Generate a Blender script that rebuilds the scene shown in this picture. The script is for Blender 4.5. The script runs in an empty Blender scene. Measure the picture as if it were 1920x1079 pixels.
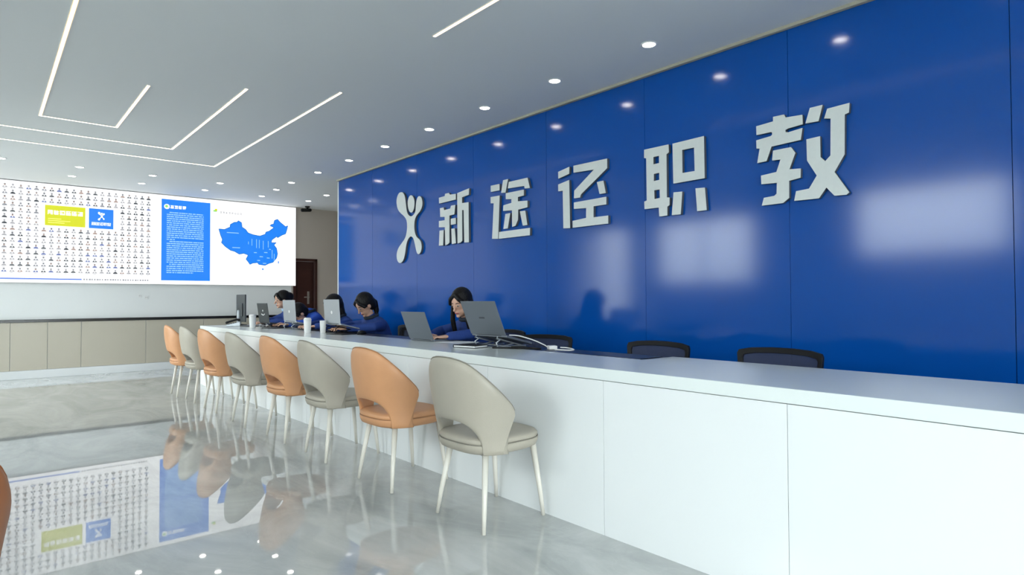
import bpy, bmesh, math, random
from math import sin, cos, pi, radians
from mathutils import Vector, Matrix
from mathutils.geometry import tessellate_polygon

C = bpy.context.scene.collection
scene = bpy.context.scene

# ------------------------------------------------------------------ camera, sky, exposure
cam_data = bpy.data.cameras.new('camera')
cam = bpy.data.objects.new('camera', cam_data)
C.objects.link(cam)
cam_data.sensor_width = 36.0
cam_data.lens = 1144.51 * 36.0 / 1920.0
cam_data.clip_start = 0.02
R_, U_, F_ = (0.75513, -0.65555, -0.00443), (-0.00996, -0.01824, 0.99978), (0.65549, 0.75493, 0.02031)
cam.matrix_world = Matrix(((R_[0], U_[0], -F_[0], 0.0), (R_[1], U_[1], -F_[1], 0.0),
                           (R_[2], U_[2], -F_[2], 1.12), (0, 0, 0, 1)))
scene.camera = cam

SKY = 13.0            # overcast daylight seen through the glazing
STRIP = 5.0          # led strips
DOWN = 26.0          # downlights
SCREEN = 1.18        # led wall
world = bpy.data.worlds.new('overcast_sky')
scene.world = world
world.use_nodes = True
wn = world.node_tree.nodes; wl = world.node_tree.links
wn.clear()
w_tc = wn.new('ShaderNodeTexCoord'); w_sep = wn.new('ShaderNodeSeparateXYZ')
w_ramp = wn.new('ShaderNodeValToRGB'); w_bg = wn.new('ShaderNodeBackground'); w_out = wn.new('ShaderNodeOutputWorld')
w_map = wn.new('ShaderNodeMapRange')
w_map.inputs[1].default_value = -0.2; w_map.inputs[2].default_value = 1.0
wl.new(w_tc.outputs['Generated'], w_sep.inputs[0]); wl.new(w_sep.outputs[2], w_map.inputs[0])
wl.new(w_map.outputs[0], w_ramp.inputs[0]); wl.new(w_ramp.outputs[0], w_bg.inputs[0]); wl.new(w_bg.outputs[0], w_out.inputs[0])
w_ramp.color_ramp.elements[0].color = (0.42, 0.45, 0.46, 1); w_ramp.color_ramp.elements[0].position = 0.12
w_ramp.color_ramp.elements[1].color = (0.94, 0.97, 1.0, 1); w_ramp.color_ramp.elements[1].position = 0.30
w_bg.inputs[1].default_value = SKY

vs = scene.view_settings
vs.view_transform = 'Standard'; vs.look = 'None'; vs.gamma = 1.0; vs.use_curve_mapping = False
vs.exposure = 0.25
scene.cycles.max_bounces = 8
scene.cycles.diffuse_bounces = 5
scene.cycles.sample_clamp_indirect = 6.0
scene.cycles.use_denoising = True

def portal(name, loc, rot, sx, sy):
    l = bpy.data.lights.new(name, 'AREA'); l.shape = 'RECTANGLE'; l.size = sx; l.size_y = sy
    l.cycles.is_portal = True
    o = bpy.data.objects.new(name, l); o.location = loc; o.rotation_euler = rot; C.objects.link(o)

XL, XW, XE = -2.5, 3.95, 6.4        # left wall, blue wall face, far right wall
YF, YB, H = -3.4, 11.41, 2.895      # wall behind camera, back wall, ceiling
portal('daylight_portal_rear', (-0.1, YF + 0.02, 1.4), (radians(90), 0, 0), 4.2, 2.6)
for (y0_, y1_, z0_, z1_) in ((-2.9, -1.3, 0.05, 2.7), (1.75, 3.75, 1.75, 2.7), (5.4, 7.5, 1.4, 2.7), (8.2, 11.0, 0.05, 2.7)):
    portal('daylight_portal_left', (XL + 0.02, (y0_ + y1_) / 2, (z0_ + z1_) / 2), (radians(90), 0, radians(-90)), y1_ - y0_, z1_ - z0_)

# ------------------------------------------------------------------ helpers
random.seed(7)

def tag(o, label=None, cat=None, group=None, kind=None):
    if label: o['label'] = label
    if cat: o['category'] = cat
    if group: o['group'] = group
    if kind: o['kind'] = kind
    return o

def thing(name, label, cat, loc=(0, 0, 0), rz=0.0, group=None):
    o = bpy.data.objects.new(name, None); C.objects.link(o)
    o.empty_display_size = 0.1
    o.location = loc; o.rotation_euler = (0, 0, rz)
    return tag(o, label, cat, group)

def me_obj(name, verts, faces, m, parent=None, smooth=False, mats=None, fm=None):
    me = bpy.data.meshes.new(name)
    me.from_pydata([tuple(v) for v in verts], [], faces); me.update()
    if mats:
        for x in mats: me.materials.append(x)
        if fm:
            for p, i in zip(me.polygons, fm): p.material_index = i
    elif m: me.materials.append(m)
    if smooth:
        for p in me.polygons: p.use_smooth = True
    o = bpy.data.objects.new(name, me); C.objects.link(o)
    if parent: o.parent = parent
    return o

class MB:
    def __init__(s): s.v = []; s.f = []; s.m = []
    def add(s, vs_, fs_, mi=0):
        b = len(s.v); s.v += [Vector(v) for v in vs_]
        s.f += [tuple(b + i for i in f) for f in fs_]; s.m += [mi] * len(fs_)
        return s
    def box(s, a, b, mi=0, M=None):
        x0, y0, z0 = a; x1, y1, z1 = b
        v = [(x0,y0,z0),(x1,y0,z0),(x1,y1,z0),(x0,y1,z0),(x0,y0,z1),(x1,y0,z1),(x1,y1,z1),(x0,y1,z1)]
        if M: v = [M @ Vector(p) for p in v]
        return s.add(v, [(0,3,2,1),(4,5,6,7),(0,1,5,4),(1,2,6,5),(2,3,7,6),(3,0,4,7)], mi)
    def loft(s, rings, cap=True, mi=0):
        n = len(rings[0]); vv = [p for r in rings for p in r]; ff = []
        for i in range(len(rings) - 1):
            for j in range(n):
                k = (j + 1) % n
                ff.append((i*n+j, i*n+k, (i+1)*n+k, (i+1)*n+j))
        if cap:
            ff.append(tuple(reversed(range(n)))); ff.append(tuple((len(rings)-1)*n + j for j in range(n)))
        return s.add(vv, ff, mi)
    def lathe(s, prof, n=24, c=(0, 0, 0), mi=0):
        return s.loft([[(c[0] + r*cos(2*pi*j/n), c[1] + r*sin(2*pi*j/n), c[2] + z) for j in range(n)] for r, z in prof], True, mi)
    def tube(s, pts, rads, n=10, mi=0, ab=None, side=None, dome=True):
        """tube of elliptical section along pts; rads = radius or (a, b); a runs along side vector"""
        pts = [Vector(p) for p in pts]; N = len(pts)
        if not isinstance(rads, (list, tuple)): rads = [rads] * N
        rings = []; prev = None
        rr = [(r, r) if not isinstance(r, (list, tuple)) else r for r in rads]
        P = list(pts); T = []
        for i in range(N):
            t = (pts[min(i+1, N-1)] - pts[max(i-1, 0)]); t.normalize(); T.append(t)
        seq = [(P[i], T[i], rr[i][0], rr[i][1]) for i in range(N)]
        if dome:
            a0, a1 = seq[0], seq[-1]
            h0 = min(a0[2], a0[3]); h1 = min(a1[2], a1[3])
            pre = [(a0[0] - a0[1]*h0*q, a0[1], a0[2]*w, a0[3]*w) for q, w in ((0.95, .3), (0.7, .7), (.35, .93))]
            post = [(a1[0] + a1[1]*h1*q, a1[1], a1[2]*w, a1[3]*w) for q, w in ((.35, .93), (0.7, .7), (0.95, .3))]
            seq = pre + seq + post
        for (p, t, a, b) in seq:
            sv = Vector(side) if side is not None else (prev if prev is not None else (Vector((0, 0, 1)) if abs(t.z) < .9 else Vector((1, 0, 0))))
            u = sv - t * sv.dot(t)
            if u.length < 1e-5: u = Vector((0, 1, 0)) - t * t.y
            u.normalize(); w = t.cross(u)
            if side is None: prev = u
            rings.append([p + u*(a*cos(2*pi*j/n)) + w*(b*sin(2*pi*j/n)) for j in range(n)])
        return s.loft(rings, True, mi)
    def ell(s, c, r, M=None, n=16, k=10, mi=0):
        c = Vector(c); rings = []
        for i in range(k + 1):
            th = -pi/2 + pi*i/k
            rc = max(cos(th), 0.02)
            ring = [Vector((r[0]*rc*cos(2*pi*j/n), r[1]*rc*sin(2*pi*j/n), r[2]*sin(th))) for j in range(n)]
            rings.append([c + (M @ p if M else p) for p in ring])
        return s.loft(rings, True, mi)
    def prism(s, rings, place, mi=0):
        """rings: outer + holes, 2D; place(u, v, d) with d = 0 front, 1 back"""
        tri = tessellate_polygon([[Vector((p[0], p[1], 0)) for p in r] for r in rings])
        flat = [p for r in rings for p in r]; n = len(flat)
        vs_ = [place(p[0], p[1], 0) for p in flat] + [place(p[0], p[1], 1) for p in flat]
        fs_ = [tuple(t) for t in tri] + [tuple(n + i for i in reversed(t)) for t in tri]
        b = 0
        for r in rings:
            m = len(r)
            for i in range(m):
                j = (i + 1) % m; fs_.append((b+i, b+j, n+b+j, n+b+i))
            b += m
        return s.add(vs_, fs_, mi)
    def build(s, name, m, parent=None, smooth=False, bevel=0, seg=2, sub=0, remesh=0, smooth_it=0, auto=None):
        mats = m if isinstance(m, (list, tuple)) else None
        o = me_obj(name, s.v, s.f, None if mats else m, parent, smooth, mats, s.m)
        bm = bmesh.new(); bm.from_mesh(o.data); bmesh.ops.recalc_face_normals(bm, faces=bm.faces); bm.to_mesh(o.data); bm.free()
        mods = []
        if remesh:
            r = o.modifiers.new('r', 'REMESH'); r.mode = 'VOXEL'; r.voxel_size = remesh; r.use_smooth_shade = True
        if smooth_it:
            q = o.modifiers.new('s', 'SMOOTH'); q.iterations = smooth_it; q.factor = 0.5
        if sub:
            q = o.modifiers.new('u', 'SUBSURF'); q.levels = sub; q.render_levels = sub
        if remesh or smooth_it or sub:
            dg = bpy.context.evaluated_depsgraph_get(); dg.update()
            me2 = bpy.data.meshes.new_from_object(o.evaluated_get(dg)); o.modifiers.clear()
            if not me2.materials and not mats: me2.materials.append(m)
            o.data = me2
            for p in me2.polygons: p.use_smooth = True
        if bevel:
            q = o.modifiers.new('bevel', 'BEVEL'); q.width = bevel; q.segments = seg; q.limit_method = 'ANGLE'; q.angle_limit = radians(35)
            for p in o.data.polygons: p.use_smooth = True
            q.harden_normals = True
        return o

def copy_tree(o, parent=None):
    c = o.copy(); C.objects.link(c); c.parent = parent
    for ch in list(o.children): copy_tree(ch, c)
    return c

def box(name, a, b, m, parent=None, bevel=0):
    return MB().box(a, b).build(name, m, parent, bevel=bevel)

# ------------------------------------------------------------------ materials
def mat(name, col, rough=0.5, metal=0.0, spec=0.5, noise=None, bump=0.0, bscale=60.0, coat=0.0, sheen=0.0):
    m = bpy.data.materials.new(name); m.use_nodes = True
    nt = m.node_tree; b = nt.nodes['Principled BSDF']
    b.inputs['Base Color'].default_value = (*col, 1); b.inputs['Roughness'].default_value = rough
    b.inputs['Metallic'].default_value = metal; b.inputs['Specular IOR Level'].default_value = spec
    b.inputs['Coat Weight'].default_value = coat
    if noise or bump:
        tc = nt.nodes.new('ShaderNodeTexCoord')
    if noise:
        sc, amt = noise
        n = nt.nodes.new('ShaderNodeTexNoise'); n.inputs['Scale'].default_value = sc; n.inputs['Detail'].default_value = 5
        nt.links.new(tc.outputs['Object'], n.inputs['Vector'])
        mx = nt.nodes.new('ShaderNodeMix'); mx.data_type = 'RGBA'
        mx.inputs[6].default_value = (*[c*(1-amt) for c in col], 1); mx.inputs[7].default_value = (*[min(1, c*(1+amt)) for c in col], 1)
        nt.links.new(n.outputs['Fac'], mx.inputs[0]); nt.links.new(mx.outputs[2], b.inputs['Base Color'])
    if bump:
        n2 = nt.nodes.new('ShaderNodeTexNoise'); n2.inputs['Scale'].default_value = bscale; n2.inputs['Detail'].default_value = 3
        nt.links.new(tc.outputs['Object'], n2.inputs['Vector'])
        bp = nt.nodes.new('ShaderNodeBump'); bp.inputs['Strength'].default_value = bump; bp.inputs['Distance'].default_value = 0.01
        nt.links.new(n2.outputs['Fac'], bp.inputs['Height']); nt.links.new(bp.outputs[0], b.inputs['Normal'])
    return m

def emit(name, col, strength):
    m = bpy.data.materials.new(name); m.use_nodes = True
    nt = m.node_tree; b = nt.nodes['Principled BSDF']
    b.inputs['Base Color'].default_value = (0.02, 0.02, 0.02, 1); b.inputs['Roughness'].default_value = 0.4
    b.inputs['Emission Color'].default_value = (*col, 1); b.inputs['Emission Strength'].default_value = strength
    return m

M_ceiling = mat('ceiling_paint', (0.80, 0.82, 0.81), 0.75, noise=(0.6, 0.02))
M_ceiltrim = mat('ceiling_trim_paint', (0.42, 0.40, 0.32), 0.6)
M_white = mat('white_wall_paint', (0.80, 0.815, 0.81), 0.6, noise=(1.2, 0.02))
M_beige = mat('beige_wall_paint', (0.52, 0.455, 0.395), 0.7, noise=(1.5, 0.03))
M_panelbeige = mat('taupe_laminate', (0.50, 0.46, 0.375), 0.35, noise=(2.0, 0.03))
M_black = mat('black_plastic', (0.006, 0.006, 0.007), 0.5, spec=0.3)
M_blackgloss = mat('black_gloss_trim', (0.006, 0.006, 0.006), 0.2)
M_base = mat('white_skirting', (0.74, 0.76, 0.77), 0.3)
M_blue = mat('blue_lacquered_panel', (0.0004, 0.070, 0.35), 0.13, spec=0.45, noise=(0.8, 0.05))
M_bluejoint = mat('blue_panel_joint', (0.003, 0.05, 0.25), 0.5)
M_letter = mat('brushed_silver_acrylic', (0.66, 0.70, 0.68), 0.35, noise=(40, 0.04))
M_letterside = mat('sign_return_dark', (0.10, 0.11, 0.12), 0.4)
M_stone = mat('white_solid_surface', (0.76, 0.81, 0.80), 0.15, spec=0.2, noise=(3, 0.02))
M_lacq = mat('white_lacquer_panel', (0.81, 0.835, 0.84), 0.16, spec=0.5)
M_joint = mat('panel_joint_grey', (0.66, 0.68, 0.69), 0.6)
M_slate = mat('dark_desk_laminate', (0.018, 0.020, 0.024), 0.3)
M_legs = mat('cream_powder_coated_steel', (0.70, 0.67, 0.60), 0.3)
M_tan = mat('tan_leather', (0.60, 0.30, 0.145), 0.45, noise=(14, 0.06), bump=0.08, bscale=220)
M_grey = mat('warm_grey_leather', (0.41, 0.375, 0.31), 0.45, noise=(14, 0.05), bump=0.08, bscale=220)
M_tanpipe = mat('tan_piping', (0.38, 0.19, 0.09), 0.5)
M_greypipe = mat('grey_piping', (0.24, 0.225, 0.19), 0.5)
M_brown = mat('dark_orange_leather', (0.32, 0.105, 0.03), 0.4, noise=(10, 0.1))
M_mesh = mat('dark_mesh_fabric', (0.02, 0.024, 0.045), 0.8, bump=0.3, bscale=500)
M_net = mat('see_through_mesh', (0.035, 0.045, 0.09), 0.8)
M_net.node_tree.nodes['Principled BSDF'].inputs['Alpha'].default_value = 0.72
M_silver = mat('silver_aluminium', (0.42, 0.45, 0.48), 0.35, metal=0.55)
M_lapgrey = mat('grey_laptop_lid', (0.17, 0.19, 0.22), 0.38, metal=0.35)
M_lapdark = mat('dark_laptop_lid', (0.035, 0.042, 0.045), 0.4)
M_logo_dark = mat('laptop_lid_mark', (0.05, 0.055, 0.07), 0.4)
M_chrome = mat('polished_metal', (0.7, 0.7, 0.7), 0.18, metal=1.0)
M_key = mat('keyboard_black', (0.02, 0.02, 0.022), 0.5)
M_lcd = emit('laptop_display', (0.5, 0.65, 0.9), 0.5)
M_whitepl = mat('white_plastic', (0.80, 0.80, 0.79), 0.3)
M_paper = mat('paper', (0.78, 0.80, 0.80), 0.6)
M_door = mat('dark_mahogany', (0.045, 0.013, 0.009), 0.35, noise=(6, 0.35))
M_brass = mat('brushed_handle', (0.45, 0.42, 0.38), 0.3, metal=0.8)
M_skin = mat('skin', (0.62, 0.36, 0.25), 0.5)
M_hair = mat('black_hair', (0.006, 0.005, 0.005), 0.5, spec=0.25, bump=0.4, bscale=90)
M_jacket = mat('blue_uniform_cloth', (0.012, 0.045, 0.22), 0.8, noise=(9, 0.2), bump=0.3, bscale=30)
M_trouser = mat('dark_trousers', (0.012, 0.013, 0.02), 0.8)
M_jacket_bright = mat('bright_blue_jacket_cloth', (0.012, 0.07, 0.42), 0.75, noise=(9, 0.2), bump=0.3, bscale=30)
M_collar = mat('dark_collar_cloth', (0.012, 0.02, 0.035), 0.8)
M_shirt = mat('light_blue_shirt', (0.35, 0.55, 0.8), 0.7)
M_lip = mat('lips', (0.40, 0.10, 0.09), 0.45)
M_eye = mat('eye_white', (0.42, 0.38, 0.36), 0.25)
M_iris = mat('eye_iris', (0.01, 0.008, 0.006), 0.2)
M_glass = bpy.data.materials.new('window_glass'); M_glass.use_nodes = True
_nt = M_glass.node_tree; _nt.nodes.clear()
_o = _nt.nodes.new('ShaderNodeOutputMaterial'); _mx = _nt.nodes.new('ShaderNodeMixShader'); _t = _nt.nodes.new('ShaderNodeBsdfTransparent')
_g = _nt.nodes.new('ShaderNodeBsdfGlossy'); _g.inputs['Roughness'].default_value = 0.02; _fr = _nt.nodes.new('ShaderNodeFresnel')
_t.inputs[0].default_value = (0.93, 0.96, 0.95, 1)
_nt.links.new(_fr.outputs[0], _mx.inputs[0]); _nt.links.new(_t.outputs[0], _mx.inputs[1]); _nt.links.new(_g.outputs[0], _mx.inputs[2]); _nt.links.new(_mx.outputs[0], _o.inputs[0])
E_strip = emit('led_strip_warm_white', (1.0, 0.90, 0.70), STRIP)
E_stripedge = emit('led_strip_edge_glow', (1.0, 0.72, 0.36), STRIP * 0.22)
E_down = emit('downlight_led', (1.0, 0.97, 0.90), DOWN)
E_white = emit('screen_white', (0.97, 0.99, 1.0), SCREEN)
E_blue = emit('screen_blue', (0.006, 0.20, 0.82), SCREEN * 0.85)
E_ltext = emit('screen_pale_text', (0.33, 0.62, 0.95), SCREEN * 0.8)
E_yellow = emit('screen_yellow', (0.62, 0.66, 0.0), SCREEN * 0.85)
E_yellowlt = emit('screen_light_yellow', (0.95, 0.95, 0.2), SCREEN * 0.85)
E_green = emit('screen_green', (0.25, 0.7, 0.15), SCREEN * 0.8)
E_ink = [emit('screen_ink', c, SCREEN * 0.9) for c in ((0.10, 0.11, 0.12), (0.24, 0.25, 0.28), (0.04, 0.045, 0.055), (0.36, 0.27, 0.24), (0.14, 0.18, 0.38), (0.38, 0.38, 0.40))]
E_mapedge = emit('screen_map_edge', (0.004, 0.12, 0.5), SCREEN * 0.8)

def marble():
    m = bpy.data.materials.new('polished_grey_marble'); m.use_nodes = True
    nt = m.node_tree; N = nt.nodes; L = nt.links; b = N['Principled BSDF']
    tc = N.new('ShaderNodeTexCoord'); mp = N.new('ShaderNodeMapping'); mp.inputs['Rotation'].default_value = (0, 0, radians(25)); mp.inputs['Scale'].default_value = (1.0, 0.45, 1)
    L.new(tc.outputs['Object'], mp.inputs[0])
    n1 = N.new('ShaderNodeTexNoise'); n1.inputs['Scale'].default_value = 1.9; n1.inputs['Detail'].default_value = 8; n1.inputs['Roughness'].default_value = 0.62; n1.inputs['Distortion'].default_value = 1.2
    n2 = N.new('ShaderNodeTexNoise'); n2.inputs['Scale'].default_value = 2.6; n2.inputs['Detail'].default_value = 10; n2.inputs['Distortion'].default_value = 2.5
    L.new(mp.outputs[0], n1.inputs['Vector']); L.new(mp.outputs[0], n2.inputs['Vector'])
    r1 = N.new('ShaderNodeValToRGB'); r1.color_ramp.elements[0].position = 0.35; r1.color_ramp.elements[0].color = (0.40, 0.42, 0.415, 1)
    r1.color_ramp.elements[1].position = 0.65; r1.color_ramp.elements[1].color = (0.60, 0.61, 0.60, 1)
    r2 = N.new('ShaderNodeValToRGB'); e = r2.color_ramp.elements; e[0].position = 0.485; e[0].color = (0, 0, 0, 1); e[1].position = 0.515; e[1].color = (0, 0, 0, 1)
    k = e.new(0.5); k.color = (1, 1, 1, 1)
    L.new(n1.outputs['Fac'], r1.inputs[0]); L.new(n2.outputs['Fac'], r2.inputs[0])
    mx = N.new('ShaderNodeMix'); mx.data_type = 'RGBA'; mx.inputs[7].default_value = (0.66, 0.68, 0.68, 1)
    mul = N.new('ShaderNodeMath'); mul.operation = 'MULTIPLY'; mul.inputs[1].default_value = 0.10
    L.new(r2.outputs[0], mul.inputs[0]); L.new(mul.outputs[0], mx.inputs[0]); L.new(r1.outputs[0], mx.inputs[6]); L.new(mx.outputs[2], b.inputs['Base Color'])
    b.inputs['Roughness'].default_value = 0.022; b.inputs['Specular IOR Level'].default_value = 0.5; b.inputs['IOR'].default_value = 1.75
    return m
M_floor = marble()
SIGN = {"emblem":[[[[6.614,2.468],[6.667,2.462],[6.711,2.414],[6.725,2.351],[6.695,2.263],[6.632,2.21],[6.544,2.163],[6.483,2.111],[6.466,2.046],[6.474,1.965],[6.509,1.886],[6.597,1.828],[6.686,1.77],[6.726,1.689],[6.701,1.609],[6.636,1.578],[6.562,1.606],[6.518,1.686],[6.492,1.803],[6.449,1.872],[6.386,1.903],[6.322,1.871],[6.289,1.788],[6.256,1.697],[6.22,1.664],[6.166,1.683],[6.138,1.751],[6.165,1.832],[6.255,1.875],[6.297,1.94],[6.308,2.013],[6.296,2.092],[6.255,2.141],[6.165,2.184],[6.121,2.25],[6.137,2.331],[6.192,2.369],[6.246,2.345],[6.271,2.259],[6.274,2.188],[6.321,2.148],[6.389,2.136],[6.448,2.167],[6.483,2.22],[6.5,2.314],[6.522,2.408],[6.564,2.455]]],[[[6.376,2.4],[6.334,2.379],[6.304,2.33],[6.299,2.28],[6.311,2.228],[6.341,2.191],[6.377,2.183],[6.412,2.199],[6.443,2.243],[6.457,2.299],[6.45,2.348],[6.419,2.39]]]],"xin":[[[[5.779,2.288],[5.664,2.292],[5.655,2.317],[5.583,2.318],[5.565,2.296],[5.451,2.29],[5.451,2.226],[5.776,2.222]]],[[[5.758,2.166],[5.686,2.167],[5.676,2.135],[5.559,2.139],[5.54,2.169],[5.463,2.169],[5.479,2.066],[5.574,2.062],[5.575,1.761],[5.604,1.745],[5.654,1.735],[5.662,1.941],[5.78,1.951],[5.78,2.022],[5.665,2.02],[5.665,2.058],[5.754,2.066]]],[[[5.547,2.024],[5.452,2.024],[5.452,1.957],[5.547,1.956]]],[[[5.768,1.911],[5.687,1.911],[5.698,1.738],[5.781,1.74]]],[[[5.537,1.912],[5.474,1.911],[5.451,1.745],[5.529,1.74]]],[[[5.424,2.293],[5.208,2.316],[5.216,2.248],[5.336,2.236],[5.336,2.173],[5.22,2.169],[5.216,1.738],[5.297,1.741],[5.307,2.096],[5.336,2.096],[5.334,1.764],[5.367,1.746],[5.421,1.739]]]],"tu":[[[[4.841,2.29],[4.702,2.289],[4.702,2.224],[4.841,2.226]]],[[[4.843,2.174],[4.699,2.171],[4.726,1.736],[4.822,1.744],[4.793,2.104],[4.842,2.11]]],[[[4.644,2.317],[4.569,2.318],[4.609,2.188],[4.676,2.194]]],[[[4.557,2.287],[4.284,2.287],[4.251,2.184],[4.322,2.189],[4.332,2.214],[4.573,2.225]]],[[[4.604,2.181],[4.337,2.18],[4.337,2.123],[4.424,2.12],[4.424,2.078],[4.285,2.067],[4.287,2.004],[4.42,1.996],[4.423,1.899],[4.46,1.844],[4.51,1.836],[4.511,2.0],[4.646,2.008],[4.641,2.065],[4.519,2.074],[4.518,2.112],[4.604,2.121]]],[[[4.61,1.975],[4.537,1.977],[4.576,1.829],[4.642,1.828]]],[[[4.396,1.977],[4.319,1.975],[4.289,1.834],[4.353,1.834]]],[[[4.71,1.804],[4.251,1.804],[4.255,1.733],[4.716,1.735]]]],"jing":[[[[3.872,2.276],[3.733,2.299],[3.737,2.237],[3.87,2.213]]],[[[3.873,2.161],[3.737,2.182],[3.729,1.753],[3.811,1.758],[3.816,2.098],[3.873,2.099]]],[[[3.684,2.299],[3.301,2.295],[3.301,2.215],[3.598,2.034],[3.608,2.009],[3.68,2.011],[3.675,2.078],[3.447,2.226],[3.683,2.238]]],[[[3.414,2.115],[3.342,2.116],[3.318,2.009],[3.385,2.009]]],[[[3.681,1.974],[3.312,1.977],[3.314,1.913],[3.454,1.914],[3.455,1.82],[3.293,1.818],[3.294,1.751],[3.698,1.753],[3.698,1.814],[3.538,1.824],[3.537,1.908],[3.681,1.917]]]],"zhi":[[[[2.923,2.297],[2.698,2.295],[2.695,2.235],[2.717,2.224],[2.717,1.894],[2.693,1.89],[2.694,1.833],[2.714,1.823],[2.715,1.756],[2.787,1.755],[2.791,1.825],[2.924,1.828],[2.926,1.888],[2.902,1.894],[2.904,2.225],[2.924,2.232]],[[2.837,2.224],[2.785,2.224],[2.784,2.168],[2.837,2.167]],[[2.834,2.091],[2.784,2.093],[2.783,2.038],[2.835,2.036]],[[2.832,1.964],[2.781,1.963],[2.78,1.898],[2.83,1.896]]],[[[2.662,2.293],[2.397,2.297],[2.395,1.991],[2.658,1.99]],[[2.579,2.23],[2.478,2.229],[2.475,2.056],[2.579,2.058]]],[[[2.657,1.924],[2.582,1.92],[2.597,1.752],[2.674,1.754]]],[[[2.47,1.928],[2.394,1.923],[2.381,1.759],[2.458,1.759]]]],"jiao":[[[[2.003,2.281],[1.887,2.288],[1.887,2.318],[1.813,2.317],[1.804,2.295],[1.697,2.288],[1.695,2.227],[1.787,2.22],[1.806,2.214],[1.806,2.2],[1.788,2.195],[1.698,2.204],[1.709,2.13],[1.9,2.124],[1.935,2.034],[1.999,2.031],[1.981,2.126],[2.003,2.13],[2.004,2.186],[1.904,2.194],[1.894,2.202],[1.895,2.216],[1.904,2.221],[2.002,2.221]]],[[[1.89,2.095],[1.772,2.096],[1.745,2.054],[1.784,1.954],[1.712,1.948],[1.714,1.889],[1.787,1.88],[1.788,1.77],[1.828,1.741],[1.971,1.741],[1.956,1.792],[1.885,1.796],[1.87,1.808],[1.867,1.879],[1.972,1.885],[1.974,1.943],[1.869,1.951],[1.841,2.028],[1.897,2.031]]],[[[1.65,2.32],[1.573,2.321],[1.599,2.225],[1.679,2.228]]],[[[1.546,2.29],[1.418,2.295],[1.422,2.238],[1.446,2.231],[1.45,1.99],[1.509,1.893],[1.427,1.757],[1.443,1.744],[1.511,1.747],[1.558,1.804],[1.603,1.743],[1.756,1.746],[1.743,1.807],[1.662,1.812],[1.614,1.887],[1.672,1.991],[1.674,2.126],[1.591,2.129],[1.59,1.999],[1.562,1.968],[1.531,1.998],[1.527,2.225],[1.565,2.233]]]]}
MAP_OUTLINE = [[3.106,2.381],[3.201,2.38],[3.289,2.426],[3.296,2.474],[3.363,2.518],[3.408,2.522],[3.43,2.551],[3.484,2.52],[3.495,2.441],[3.553,2.406],[3.599,2.345],[3.684,2.319],[3.802,2.302],[3.897,2.341],[3.913,2.383],[3.969,2.403],[4.057,2.475],[3.984,2.503],[4.008,2.529],[4.049,2.54],[4.065,2.608],[4.122,2.634],[4.171,2.583],[4.221,2.546],[4.271,2.508],[4.313,2.528],[4.296,2.451],[4.272,2.374],[4.205,2.345],[4.123,2.29],[4.107,2.314],[4.018,2.242],[4.01,2.193],[4.099,2.198],[4.058,2.154],[4.107,2.091],[4.124,1.993],[4.108,1.918],[4.043,1.833],[3.963,1.806],[3.899,1.771],[3.788,1.783],[3.764,1.815],[3.679,1.804],[3.632,1.778],[3.601,1.825],[3.563,1.871],[3.601,1.945],[3.524,1.973],[3.448,1.954],[3.373,1.998],[3.298,2.018],[3.217,2.076],[3.15,2.143],[3.165,2.198],[3.135,2.274]]

# ------------------------------------------------------------------ the room
def struct(o):
    o['kind'] = 'structure'; return o

struct(box('floor', (XL - 0.2, YF - 0.2, -0.12), (XE + 0.2, YB + 0.2, 0.0), M_floor))
struct(box('ceiling', (XL - 0.2, YF - 0.2, H), (XE + 0.2, YB + 0.2, H + 0.15), M_ceiling))
struct(box('ground', (-60, -60, -0.4), (60, 60, -0.14), mat('grey_paving', (0.42, 0.43, 0.43), 0.8, noise=(0.5, 0.1))))

# back wall with a door opening
DX0, DX1, DH = 4.43, 4.90, 1.925
w = MB(); w.box((XL - 0.2, YB, 0), (DX0, YB + 0.2, H)).box((DX1, YB, 0), (XE + 0.2, YB + 0.2, H)).box((DX0, YB, DH), (DX1, YB + 0.2, H))
wb = MB().box((XL - 0.2, YB, 0), (4.40, YB + 0.2, H)).build('wall_back', M_white); struct(wb)
w2 = MB().box((4.40, YB, 0), (DX0, YB + 0.2, H)).box((DX1, YB, 0), (XE + 0.2, YB + 0.2, H)).box((DX0, YB, DH), (DX1, YB + 0.2, H)).build('wall_back_right', M_beige); struct(w2)
# taupe panelling below a black dado line
wains = struct(MB().box((XL, YB - 0.030, 0.10), (4.38, YB, 0.825)).build('trim_2', M_joint))
xs = [-2.5, -1.98, -1.55, -0.98, -0.12, 0.31, 0.74, 1.15, 2.01, 2.87, 3.3, 3.85, 4.38]
for a, b in zip(xs[:-1], xs[1:]):
    box('panel', (a + 0.003, YB - 0.045, 0.125), (b - 0.003, YB - 0.0295, 0.822), M_panelbeige, wains, bevel=0.002)
struct(box('trim_1', (XL, YB - 0.055, 0.820), (4.38, YB, 0.864), M_blackgloss, bevel=0.003))
struct(box('baseboard_back', (XL, YB - 0.06, 0.0), (4.38, YB, 0.122), M_base, bevel=0.004))
struct(box('baseboard_back_right', (DX1 + 0.06, YB - 0.015, 0.0), (XE, YB, 0.10), M_base, bevel=0.003))

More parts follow.
